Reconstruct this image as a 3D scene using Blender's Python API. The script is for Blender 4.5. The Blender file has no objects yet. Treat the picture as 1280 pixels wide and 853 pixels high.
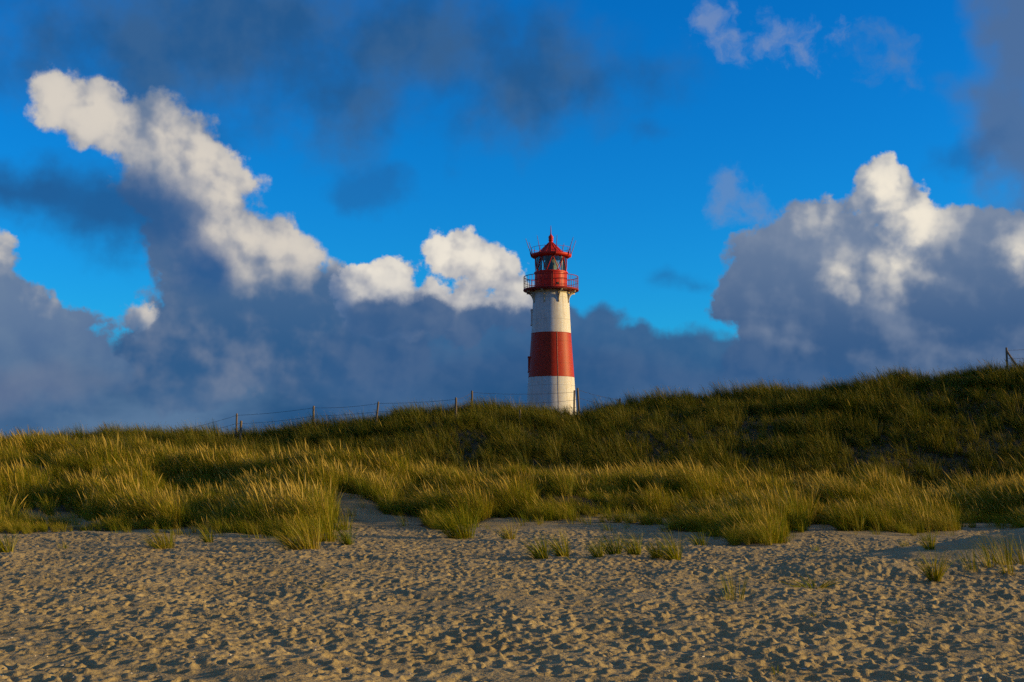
import bpy, bmesh, math, random, os
import numpy as np
from mathutils import Vector, Matrix

random.seed(7)
rng = np.random.default_rng(11)
SC = bpy.context.scene
COL = SC.collection
R = math.radians

# ------------------------------------------------------------------ camera
FPX = 1600.0                      # focal length in photograph pixels (45 mm lens)
PITCH = math.atan2(590 - 426.5, FPX)
CAMZ = 1.6
SUN_EL = R(10.5)
SUN_AZ = R(93)                    # measured from +Y (view direction) towards +X (right)

def ray(px, py):
    a = (px - 640) / FPX
    b = (426.5 - py) / FPX
    return (a, math.cos(PITCH) - b * math.sin(PITCH), math.sin(PITCH) + b * math.cos(PITCH))

def at(px, py, Y):
    a, y, z = ray(px, py)
    t = Y / y
    return Vector((a * t, Y, CAMZ + z * t))

cam_d = bpy.data.cameras.new('camera')
cam = bpy.data.objects.new('camera', cam_d)
COL.objects.link(cam)
cam.location = (0, 0, CAMZ)
cam.rotation_euler = (math.pi / 2 + PITCH, 0, 0)
cam_d.sensor_width = 36
cam_d.lens = FPX / 1280 * 36
cam_d.clip_start = 0.1
cam_d.clip_end = 20000
SC.camera = cam

SC.view_settings.view_transform = 'Standard'
SC.view_settings.look = 'None'
SC.view_settings.gamma = 1
SC.view_settings.exposure = 0.0
SC.view_settings.use_curve_mapping = False
SC.cycles.use_denoising = False
SC.cycles.use_adaptive_sampling = True
SC.cycles.adaptive_threshold = 0.015
SC.cycles.adaptive_min_samples = 12
SC.cycles.max_bounces = 5
SC.cycles.diffuse_bounces = 2
SC.cycles.glossy_bounces = 2
SC.cycles.transmission_bounces = 4
SC.cycles.transparent_max_bounces = 8
SC.cycles.caustics_reflective = False
SC.cycles.caustics_refractive = False

# ------------------------------------------------------------------ sun
sd = bpy.data.lights.new('sun', 'SUN')
sd.energy = 5.0
sd.angle = R(0.5)
sd.color = (1.0, 0.70, 0.27)
sun = bpy.data.objects.new('sun', sd)
COL.objects.link(sun)
sv = Vector((math.sin(SUN_AZ) * math.cos(SUN_EL), math.cos(SUN_AZ) * math.cos(SUN_EL), math.sin(SUN_EL)))
sun.rotation_euler = sv.to_track_quat('Z', 'Y').to_euler()
sun.location = (30, 0, 30)
SKY_STRENGTH = 0.1
SKY_SAT = 1.25
SKY_VAL = 1.0
AMB_GLOW = (5.0, 3.5, 1.9)
SKY_TINT = (0.2, 1.52, 2.1)
AMB_CLOUD = (1.3, 1.25, 1.2)
SAND_A = (0.37, 0.272, 0.115)
SAND_B = (0.47, 0.355, 0.16)
HILL_SHADE_STOPS = [(0.0, (0.018, 0.036, 0.003)), (0.35, (0.062, 0.084, 0.004)), (0.7, (0.20, 0.17, 0.008)), (1.0, (0.40, 0.28, 0.045))]  # same marram, darkened in its colour to stand for shade on the ridge
GRASS_STOPS = [(0.0, (0.048, 0.095, 0.003)), (0.3, (0.140, 0.178, 0.004)), (0.62, (0.325, 0.262, 0.008)), (0.95, (0.47, 0.325, 0.060))]
# ------------------------------------------------------------------ sky: Nishita sky with procedural clouds
world = bpy.data.worlds.new('World')
SC.world = world
world.use_nodes = True
world.cycles.sampling_method = 'MANUAL'
world.cycles.sample_map_resolution = 512
NT = world.node_tree
NT.nodes.clear()

class E:
    """a node socket with arithmetic"""
    def __init__(self, s): self.s = s
    def __add__(a, b): return mth('ADD', a, b)
    __radd__ = __add__
    def __mul__(a, b): return mth('MULTIPLY', a, b)
    __rmul__ = __mul__
    def __sub__(a, b): return mth('SUBTRACT', a, b)
    def __rsub__(a, b): return mth('SUBTRACT', b, a)

def put(sock, v):
    if isinstance(v, E): NT.links.new(v.s, sock)
    else: sock.default_value = v

def mth(op, *args, clamp=False):
    n = NT.nodes.new('ShaderNodeMath'); n.operation = op; n.use_clamp = clamp
    for i, a in enumerate(args): put(n.inputs[i], a)
    return E(n.outputs[0])

def vec(op, *args):
    n = NT.nodes.new('ShaderNodeVectorMath'); n.operation = op
    for i, a in enumerate(args):
        put(n.inputs[i] if not (op == 'SCALE' and i == 1) else n.inputs['Scale'], a)
    return E(n.outputs['Value'] if op in ('LENGTH', 'DOT_PRODUCT', 'DISTANCE') else n.outputs[0])

def sstep(v, lo, hi, a=0.0, b=1.0):
    n = NT.nodes.new('ShaderNodeMapRange'); n.interpolation_type = 'SMOOTHSTEP'
    put(n.inputs[0], v)
    for i, x in enumerate((lo, hi, a, b)): n.inputs[i + 1].default_value = x
    return E(n.outputs[0])

def noise(p, scale, detail=4, rough=0.55, offset=None):
    if offset is not None: p = vec('ADD', p, offset)
    n = NT.nodes.new('ShaderNodeTexNoise'); n.noise_dimensions = '2D'
    put(n.inputs['Vector'], p)
    n.inputs['Scale'].default_value = scale
    n.inputs['Detail'].default_value = detail
    n.inputs['Roughness'].default_value = rough
    return E(n.outputs['Fac']), E(n.outputs['Color'])

def puffs(p, scale, detail=3, rough=0.5):
    n = NT.nodes.new('ShaderNodeTexVoronoi'); n.voronoi_dimensions = '2D'; n.feature = 'F1'
    put(n.inputs['Vector'], p)
    n.inputs['Scale'].default_value = scale
    n.inputs['Detail'].default_value = detail
    n.inputs['Roughness'].default_value = rough
    return E(n.outputs['Distance'])

def mixc(f, a, b):
    n = NT.nodes.new('ShaderNodeMix'); n.data_type = 'RGBA'; n.clamp_factor = True
    put(n.inputs['Factor'], f)
    for i, c in ((6, a), (7, b)):
        if isinstance(c, E): NT.links.new(c.s, n.inputs[i])
        else: n.inputs[i].default_value = (*c, 1)
    return E(n.outputs[2])

def uv_of(px, py):
    """photograph direction -> (azimuth, elevation) * 1600"""
    x, y, z = ray(px, py)
    return math.atan2(x, y) * FPX, math.atan2(z, math.hypot(x, y)) * FPX

def field(p, blobs, k):
    """smooth union of round puffs, in cloud units (positive inside)"""
    acc = None
    for b in blobs:
        cx, cy = uv_of(b[0], b[1]); rx = b[2]; ry = b[3] if len(b) > 3 else b[2]
        q = vec('MULTIPLY_ADD', p, (1 / rx, 1 / ry, 0), (-cx / rx, -cy / ry, 0))
        r = min(rx, ry)
        v = mth('MULTIPLY_ADD', vec('LENGTH', q), -r, r)
        acc = v if acc is None else mth('SMOOTH_MAX', acc, v, k)
    return acc

tc = NT.nodes.new('ShaderNodeTexCoord')
D = E(tc.outputs['Generated'])
sx = NT.nodes.new('ShaderNodeSeparateXYZ'); put(sx.inputs[0], D)
dx, dy, dz = (E(o) for o in sx.outputs)
az = mth('ARCTAN2', dx, dy)
el = mth('ARCSINE', dz)
cmb = NT.nodes.new('ShaderNodeCombineXYZ')
put(cmb.inputs[0], az * FPX); put(cmb.inputs[1], el * FPX)
P0 = E(cmb.outputs[0])
V = el * FPX                       # elevation in the same units (590 - py)

# turbulence: warp the position so that outlines billow
_, wc = noise(P0, 1 / 150, 4, 0.5)
_, wf = noise(P0, 1 / 40, 5, 0.55, (311, 77, 0))
W = vec('MULTIPLY_ADD', wc, (110, 90, 0), (-55, -45, 0))
W2 = vec('MULTIPLY_ADD', wf, (30, 26, 0), (-15, -13, 0))
P1 = vec('ADD', vec('ADD', P0, W), W2)            # strongly torn (soft clouds)
P2 = vec('ADD', vec('MULTIPLY_ADD', wc, (34, 30, 0), (-17, -15, 0)), vec('ADD', P0, W2))
pf = puffs(P2, 1 / 80, 2, 0.45)                   # cauliflower cells 0 (centre) .. 1
pf2 = puffs(vec('ADD', P2, (9, 8, 0)), 1 / 80, 2, 0.45)   # the same, a step towards the sun
fb, _ = noise(P0, 1 / 95, 4, 0.52, (900, 40, 0))
fb2, _ = noise(vec('ADD', P0, (12, 8, 0)), 1 / 95, 4, 0.52, (900, 40, 0))
ff, _ = noise(P0, 1 / 15, 3, 0.6, (5, 1200, 0))
relief = (pf2 - pf) * 1.0 + (fb - fb2) * 1.8         # >0 on faces turned to the sun

# clear sky
sky = NT.nodes.new('ShaderNodeTexSky'); sky.sky_type = 'NISHITA'
sky.sun_disc = False
sky.sun_elevation = SUN_EL
sky.sun_rotation = SUN_AZ
sky.altitude = 0
sky.air_density = 1.0
sky.dust_density = 0.3
sky.ozone_density = 4.0
hs = NT.nodes.new('ShaderNodeHueSaturation')
NT.links.new(sky.outputs[0], hs.inputs['Color'])
hs.inputs['Saturation'].default_value = SKY_SAT
hs.inputs['Value'].default_value = SKY_VAL
hs.inputs['Hue'].default_value = 0.5
tn = NT.nodes.new('ShaderNodeMix'); tn.data_type = 'RGBA'; tn.blend_type = 'MULTIPLY'; tn.inputs['Factor'].default_value = 1
NT.links.new(hs.outputs[0], tn.inputs[6]); tn.inputs[7].default_value = (*SKY_TINT, 1)
skyc = E(tn.outputs[2])
K = 1 / SKY_STRENGTH               # cloud radiances below are what the picture shows

def rgb(r, g, b):
    def l(c):
        c /= 255
        return c / 12.92 if c <= 0.04045 else ((c + 0.055) / 1.055) ** 2.4
    return (l(r) * K, l(g) * K, l(b) * K)

col = skyc
# --- thin dark veils high up
veil = field(P1, [(300, 30, 250, 70), (480, 70, 220, 75), (640, 90, 110, 45), (170, 60, 110, 90), (420, 130, 120, 45)], 40)
fv, _ = noise(P0, 1 / 130, 5, 0.55, (40, 500, 0))
a = sstep(veil + (fv - 0.5) * 150, -50, 60) * 0.85
col = mixc(a, col, mixc(sstep(fb, 0.35, 0.65), rgb(38, 84, 132), rgb(58, 94, 134)))
veil = field(P1, [(1268, 40, 42, 120), (1275, 170, 50, 60), (1225, 130, 26, 18), (1290, 230, 30, 50)], 25)
a = sstep(veil + (fb - 0.5) * 50, -22, 26) * 0.85
col = mixc(a, col, rgb(82, 108, 145))
veil = field(P1, [(460, 232, 55, 24), (800, 160, 26, 14), (850, 348, 22, 10), (880, 360, 22, 8), (1200, 185, 60, 20)], 12)
a = sstep(veil + (fb - 0.5) * 34, -9, 18) * 0.5
col = mixc(a, col, rgb(36, 92, 150))
# --- pale wisps upper right
fs, _ = noise(vec('MULTIPLY', vec('ADD', P0, W2), (1.0, 1.0, 0)), 1 / 42, 6, 0.62, (17, 903, 0))
wisp = field(P1, [(885, 25, 20, 14), (915, 42, 30, 16), (960, 58, 44, 14), (1010, 56, 30, 14), (905, 8, 10, 16)], 12)
a = sstep(wisp + (fs - 0.5) * 75 + relief * 10, -12, 22) * 0.6
col = mixc(a, col, rgb(132, 150, 185))
wisp = field(P1, [(1095, 55, 28, 14), (1120, 90, 26, 20)], 12)
a = sstep(wisp + (fs - 0.5) * 60, -12, 24) * 0.55
col = mixc(a, col, rgb(92, 128, 176))
wisp = field(P1, [(910, 240, 17, 15), (940, 262, 28, 12)], 12)
a = sstep(wisp + (fs - 0.5) * 44, -10, 14) * 0.6
col = mixc(a, col, rgb(112, 140, 182))

fl, _ = noise(P0, 1 / 210, 3, 0.5, (55, 333, 0))
f3, _ = noise(vec('MULTIPLY', P0, (1.0, 1.9, 0)), 1 / 240, 5, 0.5, (70, 210, 0))
# --- murk filling the sky low down, behind the heaps
a = sstep(V + (f3 - 0.5) * 90, 120, 175, 1.0, 0.0)
col = mixc(a, col, mixc(sstep(f3, 0.3, 0.72), rgb(42, 86, 130), rgb(92, 122, 156)))

def cumulus(col, body, lit, shade_hi, shade_lo, z_lo, z_hi, lit_col, warm_col, edge=7, puff=26, lit_gain=1.0, lit_soft=50, soft_below=None):
    d = field(P2, body, 30) + (0.5 - pf) * puff + (fb - 0.5) * 22 + (ff - 0.5) * 16
    if soft_below:
        # lower parts dissolve
        d = d + sstep(V, soft_below[0], soft_below[1], soft_below[2], 0.0)
    a = sstep(d, -edge, edge)
    L = field(P2, lit, 30) + (0.5 - pf) * 7 + (fb - 0.5) * 46 + relief * 20
    l1 = sstep(L, -lit_soft, 34) * lit_gain
    base = mixc(sstep(V, z_lo, z_hi), shade_lo, shade_hi)
    base = mixc(mth('MULTIPLY', sstep(relief * 0.5 + (fb - 0.5) * 1.3 + (fl - 0.5) * 1.2, -0.4, 0.55), 0.5), base, warm_col)
    lc = mixc(sstep(relief * 0.7 + (fb - 0.5) * 0.9 + (ff - 0.5) * 0.25, -0.55, 0.2), warm_col, lit_col)
    return mixc(a, col, mixc(l1, base, lc))

WHITE = rgb(228, 219, 205); CREAM = rgb(160, 163, 172)
# --- left tall cumulus
col = cumulus(col,
    [(72, 122, 36), (120, 140, 46), (178, 162, 52), (212, 158, 34), (252, 192, 36), (225, 208, 56), (268, 244, 50), (308, 232, 20), (285, 300, 62),
     (335, 302, 40), (383, 316, 20), (250, 290, 66), (195, 235, 48), (215, 310, 44), (320, 400, 130, 85), (235, 450, 95, 70), (430, 430, 120, 90), (250, 360, 50)],
    [(70, 120, 32), (116, 144, 36), (150, 165, 26), (215, 168, 28), (252, 204, 40), (285, 250, 40), (309, 232, 18), (270, 285, 30), (312, 305, 34), (352, 302, 28), (384, 314, 16)],
    rgb(86, 114, 150), rgb(46, 90, 136), 120, 330, rgb(214, 206, 195), rgb(150, 154, 166), edge=7, puff=22, lit_soft=48)
# --- dark soft cloud at left
c = field(P1, [(60, 245, 110, 36), (160, 265, 70, 46), (10, 235, 60, 30), (205, 285, 55, 40), (245, 330, 50, 40)], 25)
a = sstep(c + (fb - 0.5) * 50, -26, 30) * 0.88
col = mixc(a, col, rgb(34, 86, 140))

# --- left low cumulus
col = cumulus(col,
    [(-4, 322, 20), (-20, 400, 72), (42, 385, 26), (60, 430, 44), (110, 470, 52), (170, 400, 24, 16), (108, 405, 26, 14), (20, 470, 70), (-60, 330, 50)],
    [(-3, 316, 20), (44, 370, 15), (170, 384, 16, 8), (-80, 330, 40)],
    rgb(98, 122, 156), rgb(44, 90, 138), 60, 215, rgb(214, 206, 196), rgb(112, 134, 160), edge=5, puff=16, lit_soft=20)
# --- middle cumulus
col = cumulus(col,
    [(460, 350, 26), (496, 346, 25), (440, 368, 28), (564, 318, 38), (578, 296, 27), (604, 330, 32), (635, 356, 24), (650, 384, 28), (540, 364, 24), (560, 390, 80, 40), (480, 400, 60, 40)],
    [(464, 342, 20), (500, 340, 20), (564, 316, 36), (578, 298, 26), (606, 333, 28), (634, 354, 16), (565, 350, 24)],
    rgb(94, 118, 155), rgb(62, 100, 146), 150, 260, rgb(236, 228, 214), rgb(172, 172, 178), edge=4, puff=18)
# --- right big cumulus
col = cumulus(col,
    [(1106, 240, 44), (1136, 256, 36), (1140, 288, 26), (1085, 232, 24), (1020, 280, 48), (985, 300, 42), (960, 335, 48), (1040, 330, 78),
     (930, 372, 40), (905, 388, 20), (1010, 410, 92), (1110, 390, 100), (1190, 280, 30), (1222, 305, 46), (1270, 318, 42), (1200, 380, 95), (1300, 390, 90), (1120, 460, 220, 60)],
    [(1106, 234, 34), (1136, 262, 32), (1138, 300, 28), (1126, 332, 16), (1034, 262, 10), (1280, 322, 12), (1062, 345, 5)],
    rgb(100, 122, 154), rgb(54, 90, 134), 130, 300, rgb(240, 231, 214), rgb(142, 153, 172), edge=5, puff=24, lit_soft=34)
# --- dark bank along the horizon
c = field(P2, [(470, 408, 50, 30), (535, 396, 44, 36), (600, 408, 38, 34), (645, 416, 34, 30), (700, 412, 46, 32), (748, 414, 36, 30), (792, 428, 34, 24), (824, 444, 26, 18),
               (878, 442, 24, 14), (930, 462, 34, 14), (1000, 478, 90, 22), (690, 478, 340, 76), (400, 500, 280, 44), (430, 440, 40, 30)], 14) + (0.42 - pf) * 15 + (fb - 0.5) * 16
a = sstep(c, -7, 8) * sstep(az * FPX, -330, -150, 0.0, 0.94)
bank = mixc(sstep(V, 90, 200), rgb(44, 86, 134), rgb(56, 92, 136))
bank = mixc(mth('MULTIPLY', sstep(relief + (fb - 0.5) * 0.9, -0.5, 0.5), 0.35), bank, rgb(88, 112, 146))
col = mixc(a, col, bank)
# --- the murk low over the sea, with faint streaks
a = sstep(V + (f3 - 0.5) * 130, 40, 150, 1.0, 0.0) * 0.75
low = mixc(sstep(f3, 0.34, 0.66), rgb(38, 82, 126), rgb(88, 118, 152))
col = mixc(a, col, low)
c = field(P1, [(30, 480, 90, 16), (10, 470, 60, 20)], 20)
a = sstep(c + (fb - 0.5) * 30, -16, 22) * 0.35
col = mixc(a, col, rgb(120, 124, 146))

# --- the rest of the sky (never in this view): grey cloud and warm sun glow, added to neutralise the ambient light
fo, _ = noise(D, 2.2, 5, 0.55)
out = mth('MAXIMUM', sstep(mth('ABSOLUTE', az), 0.62, 1.0), sstep(el, 0.42, 0.75))
sunv = vec('DOT_PRODUCT', D, tuple(sv))
glow = sstep(sunv, 0.55, 1.0)
cl = mixc(glow, AMB_CLOUD, AMB_GLOW)
col = mixc(out * sstep(fo, 0.36, 0.62) * 0.8, col, cl)

bg = NT.nodes.new('ShaderNodeBackground')
NT.links.new(col.s, bg.inputs['Color'])
bg.inputs['Strength'].default_value = SKY_STRENGTH
wo = NT.nodes.new('ShaderNodeOutputWorld')
NT.links.new(bg.outputs[0], wo.inputs['Surface'])
# ------------------------------------------------------------------ object helpers
def tag(o, label=None, cat=None, group=None, kind=None):
    if label: o['label'] = label
    if cat: o['category'] = cat
    if group: o['group'] = group
    if kind: o['kind'] = kind
    return o

def empty(name, loc, rz=0.0):
    o = bpy.data.objects.new(name, None)
    COL.objects.link(o)
    o.location = loc
    o.rotation_euler.z = rz
    o.empty_display_size = 0.2
    return o

def link(name, me, mat=None, parent=None, smooth=False):
    o = bpy.data.objects.new(name, me)
    COL.objects.link(o)
    if mat is not None:
        for m in (mat if isinstance(mat, (list, tuple)) else [mat]):
            me.materials.append(m)
    if parent: o.parent = parent
    if smooth:
        me.polygons.foreach_set('use_smooth', [True] * len(me.polygons))
    return o

class MB:
    """collects geometry for one mesh"""
    def __init__(s): s.v = []; s.f = []; s.m = []
    def add(s, vs, fs, mi=0):
        o = len(s.v); s.v += [tuple(v) for v in vs]; s.f += [tuple(i + o for i in f) for f in fs]; s.m += [mi] * len(fs)
    def lathe(s, prof, n=48, mi=0, center=(0, 0), a0=0.0, a1=2 * math.pi):
        full = abs(a1 - a0 - 2 * math.pi) < 1e-6
        k = n if full else n + 1
        vs = []
        for r, z in prof:
            for i in range(k):
                a = a0 + (a1 - a0) * i / n
                vs.append((center[0] + r * math.cos(a), center[1] + r * math.sin(a), z))
        fs = []
        for j in range(len(prof) - 1):
            for i in range(n):
                i2 = (i + 1) % k
                fs.append((j * k + i, j * k + i2, (j + 1) * k + i2, (j + 1) * k + i))
        s.add(vs, fs, mi)
    def tube(s, pts, r, n=8, mi=0, cap=True):
        pts = [Vector(p) for p in pts]
        rs = r if isinstance(r, (list, tuple)) else [r] * len(pts)
        vs = []; up = Vector((0, 0, 1))
        for i, p in enumerate(pts):
            d = (pts[min(i + 1, len(pts) - 1)] - pts[max(i - 1, 0)]).normalized()
            a = d.cross(up)
            if a.length < 1e-3: a = d.cross(Vector((1, 0, 0)))
            a.normalize(); b = d.cross(a)
            for k in range(n):
                t = 2 * math.pi * k / n
                vs.append(p + rs[i] * (math.cos(t) * a + math.sin(t) * b))
        fs = [(i * n + k, i * n + (k + 1) % n, (i + 1) * n + (k + 1) % n, (i + 1) * n + k) for i in range(len(pts) - 1) for k in range(n)]
        if cap:
            fs.append(tuple(range(n))[::-1]); fs.append(tuple((len(pts) - 1) * n + k for k in range(n)))
        s.add(vs, fs, mi)
    def ring(s, R_, z, r, n=64, k=6, mi=0):
        vs = []; fs = []
        for i in range(n):
            a = 2 * math.pi * i / n
            for j in range(k):
                b = 2 * math.pi * j / k
                q = R_ + r * math.cos(b)
                vs.append((q * math.cos(a), q * math.sin(a), z + r * math.sin(b)))
        for i in range(n):
            for j in range(k):
                fs.append((i * k + j, ((i + 1) % n) * k + j, ((i + 1) % n) * k + (j + 1) % k, i * k + (j + 1) % k))
        s.add(vs, fs, mi)
    def box(s, c, size, rot=None, mi=0):
        x, y, z = (q / 2 for q in size)
        vs = [Vector((sx * x, sy * y, sz * z)) for sz in (-1, 1) for sy in (-1, 1) for sx in (-1, 1)]
        if rot is not None: vs = [rot @ v for v in vs]
        vs = [v + Vector(c) for v in vs]
        s.add(vs, [(0, 2, 3, 1), (4, 5, 7, 6), (0, 1, 5, 4), (2, 6, 7, 3), (0, 4, 6, 2), (1, 3, 7, 5)], mi)
    def mesh(s, name):
        me = bpy.data.meshes.new(name)
        me.from_pydata(s.v, [], s.f)
        if any(s.m): me.polygons.foreach_set('material_index', s.m)
        bm = bmesh.new(); bm.from_mesh(me)
        bmesh.ops.recalc_face_normals(bm, faces=bm.faces)
        bm.to_mesh(me); bm.free()
        return me
    def build(s, name, mat, parent=None, smooth=False):
        return link(name, s.mesh(name), mat, parent, smooth)

# ------------------------------------------------------------------ numpy noise
_tab = rng.random((256, 256)).astype(np.float32)
def vnoise(x, y):
    xi = np.floor(x).astype(np.int64); yi = np.floor(y).astype(np.int64)
    fx = (x - xi); fy = (y - yi)
    fx = fx * fx * fx * (fx * (fx * 6 - 15) + 10); fy = fy * fy * fy * (fy * (fy * 6 - 15) + 10)
    a = _tab[xi & 255, yi & 255]; b = _tab[(xi + 1) & 255, yi & 255]
    c = _tab[xi & 255, (yi + 1) & 255]; d = _tab[(xi + 1) & 255, (yi + 1) & 255]
    return (a * (1 - fx) + b * fx) * (1 - fy) + (c * (1 - fx) + d * fx) * fy
def fbm(x, y, octv=4, rough=0.5):
    s = 0; a = 1; t = 0
    for i in range(octv):
        s = s + a * vnoise(x * 2 ** i + 37.7 * i, y * 2 ** i + 11.3 * i); t += a; a *= rough
    return s / t - 0.5
def ss(a, b, x):
    t = np.clip((x - a) / (b - a), 0, 1)
    return t * t * (3 - 2 * t)

# ------------------------------------------------------------------ terrain
YR = 66.0                                       # the ridge runs across at this distance
_RP = [(-900, 548), (-400, 547), (0, 544), (100, 540), (220, 540), (300, 541), (345, 537), (390, 531), (470, 518), (520, 511), (560, 506), (600, 502), (650, 505),
       (700, 506), (732, 509), (760, 500), (800, 493), (860, 489), (900, 486), (1000, 478), (1060, 473), (1120, 465), (1200, 457), (1280, 450), (1500, 424), (1700, 386), (1900, 362), (2600, 350)]  # unseen right end heightened so that it shades the visible slope
_rx = np.array([(p - 640) / FPX * YR for p, _ in _RP]); _rz = np.array([CAMZ + YR * (590 - q) / FPX - 0.55 for _, q in _RP])
_BP = [(-600, 2.3), (0, 2.35), (120, 2.15), (220, 1.75), (320, 1.35), (420, 1.2), (560, 1.0), (700, 0.95), (800, 0.9), (900, 0.8), (980, 0.6), (1060, 0.4), (1150, 0.25), (1280, 0.2), (2200, 0.3)]
_bx = np.array([(p - 640) / FPX * 47 for p, _ in _BP]); _bz = np.array([z for _, z in _BP])
# front edge of the grass (photo column -> distance)
_EP = [(-500, 36), (-60, 38.5), (0, 36), (40, 37), (100, 38.5), (160, 35), (250, 36), (320, 33), (360, 29.5), (405, 30.5), (425, 42), (520, 42.5), (545, 38.5), (600, 38.5), (640, 39), (700, 39.5),
       (740, 42), (780, 40), (830, 37), (880, 33.5), (930, 29), (965, 29.5), (1000, 33), (1012, 41), (1035, 40), (1050, 35), (1090, 34.5), (1190, 34.5), (1200, 42), (1255, 41), (1275, 37), (1400, 34), (1900, 34)]
_ea = np.array([(p - 640) / FPX for p, _ in _EP]); _ey = np.array([y for _, y in _EP])
def edge_y(x, y):
    e = np.interp(x / np.maximum(y, 5.0), _ea, _ey)
    return e - 0.22 * np.clip(e - 31, 0, 11)

def terrain0(x, y):
    x = np.asarray(x, float); y = np.asarray(y, float)
    h = 0.05 * fbm(x / 7, y / 7, 3) + 0.10 * fbm(x / 19 + 5, y / 19, 2)
    # front bank
    B = np.interp(x * 47 / np.maximum(y, 20), _bx, _bz)
    yc = 47 + 8 * ss(-4, -16, x)
    e = edge_y(x, y)
    up = ss(34.5, yc, y) ** 1.2
    down = 1 - 0.45 * ss(yc + 0.5, yc + 6, y)
    bank = B * up * down
    h = h + bank + (0.5 * fbm(x / 5.5 + 3, y / 5.5 + 9, 3) + 0.95 * fbm(x / 2.6 + 31, y / 2.6 + 7, 2) * ss(37, 43, y)) * ss(34, 44, y)
    # back ridge
    rz = np.interp(x, _rx, _rz)
    yr = YR + 1.6 * np.sin(x * 0.13)
    s = np.clip((y - 50.5) / (yr - 50.5), 0, 1)
    hill = (rz - 0.2) * (1.25 * s - 0.25 * s * s * s) ** 0.95
    hill = np.where(y > yr, rz - (rz - np.minimum(rz, 3.6)) * ss(yr + 1, yr + 14, y), hill)
    lump = fbm(x / 2.6, y / 2.6 + 20, 3) * 0.55 + fbm(x / 9, y / 9 + 50, 2) * 0.5
    hill = hill + lump * ss(50, 56, y) * (1 - 0.55 * ss(60, 65, y))
    h = np.where(y > 50.5, np.maximum(h, hill) + 0.10 * np.exp(-((h - hill) / 0.4) ** 2), h)
    h = h * (1 - ss(140, 420, y)) - 2.0 * ss(140, 420, y) * ss(40, 60, y)
    # low drift of blown sand entering from the right
    m = 0.62 * np.exp(-(((x - 9.6) / 2.5) ** 2 + ((y - 22.6) / 1.5) ** 2)) + 0.45 * np.exp(-(((x - 13.5) / 3.0) ** 2 + ((y - 22.2) / 2.0) ** 2))
    m = m + 0.16 * np.exp(-(((x - 5.4) / 2.6) ** 2 + ((y - 20.2) / 0.8) ** 2))
    h = h + m
    return h

# ---- trampled sand: thousands of overlapping footprints in a height grid
GX0, GX1, GY0, GY1, GS = -23.0, 23.0, 7.0, 40.0, 0.025
gnx = int((GX1 - GX0) / GS) + 1; gny = int((GY1 - GY0) / GS) + 1
FOOT = np.zeros((gny, gnx), np.float32)
def trample():
    yy = GY0 + GS * np.arange(gny)[:, None]; xx = GX0 + GS * np.arange(gnx)[None, :]
    n = 97000
    px = rng.uniform(GX0, GX1, n); py = rng.uniform(GY0, GY1 - 3, n)
    e = edge_y(px, py)
    keepv = np.clip((e - 1.8 - py) / 2.2, 0, 1) * np.clip(0.3 + 2.0 * (fbm(px / 2.6, py / 2.6, 3) + 0.30), 0.15, 1.2)
    mound = np.exp(-(((px - 9.6) / 3.0) ** 2 + ((py - 22.4) / 1.7) ** 2)) + np.exp(-(((px - 14) / 3.5) ** 2 + ((py - 22) / 2.4) ** 2))
    keep = (rng.random(n) < keepv) & (mound < 0.3) & (np.abs(px) < 0.42 * py + 7.5)
    for cx, cy in zip(px[keep], py[keep]):
        L = rng.uniform(0.055, 0.115); Wd = rng.uniform(0.032, 0.058)
        a = rng.uniform(0, math.pi) if rng.random() < 0.5 else rng.normal(0.15, 0.45)
        dep = rng.uniform(0.012, 0.032)
        i0 = int((cx - GX0) / GS); j0 = int((cy - GY0) / GS); k = 11
        ia, ib, ja, jb = max(0, i0 - k), min(gnx, i0 + k + 1), max(0, j0 - k), min(gny, j0 + k + 1)
        X = xx[:, ia:ib] - cx; Y = yy[ja:jb] - cy
        u = (X * math.cos(a) + Y * math.sin(a)) / L; v = (-X * math.sin(a) + Y * math.cos(a)) / Wd
        r = np.sqrt(u * u + v * v)
        dent = -dep * (1 - ss(0.55, 1.15, r)) + dep * 0.5 * np.exp(-((r - 1.35) / 0.28) ** 2) * (0.6 + 0.6 * u)
        FOOT[ja:jb, ia:ib] = FOOT[ja:jb, ia:ib] * (1 - 0.75 * (1 - ss(0.7, 1.3, r))) + dent
    Xf = np.broadcast_to(xx, FOOT.shape); Yf = np.broadcast_to(yy, FOOT.shape)
    soft = np.clip((edge_y(Xf, Yf) - 0.6 - Yf) / 2.0, 0, 1)
    FOOT[:] += (0.032 * fbm(Xf / 0.28, Yf / 0.28, 3) * soft + 0.10 * fbm(Xf / 0.9, Yf / 0.9, 2) + 0.10 * fbm(Xf / 2.2 + 9, Yf / 2.2, 2)).astype(np.float32)
    # wind ripples on the untrodden sand near the grass and on the drift
    rip = np.sin((Xf * 0.5 + Yf * 1.0) * 2 * math.pi / 0.16 + 6 * fbm(Xf / 1.2, Yf / 1.2, 2)) * 0.004
    FOOT[:] += (rip * (1 - soft)).astype(np.float32)
trample()
def foot_at(x, y):
    fx = (np.clip(x, GX0, GX1 - 0.05) - GX0) / GS; fy = (np.clip(y, GY0, GY1 - 0.05) - GY0) / GS
    i = np.floor(fx).astype(int); j = np.floor(fy).astype(int); u = fx - i; v = fy - j
    h = (FOOT[j, i] * (1 - u) + FOOT[j, i + 1] * u) * (1 - v) + (FOOT[j + 1, i] * (1 - u) + FOOT[j + 1, i + 1] * u) * v
    w = ss(GX0, GX0 + 1, x) * (1 - ss(GX1 - 1, GX1, x)) * ss(GY0, GY0 + 0.6, y) * (1 - ss(GY1 - 1.5, GY1, y))
    return h * w
def terrain(x, y):
    return terrain0(x, y) + foot_at(np.asarray(x, float), np.asarray(y, float))
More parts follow.
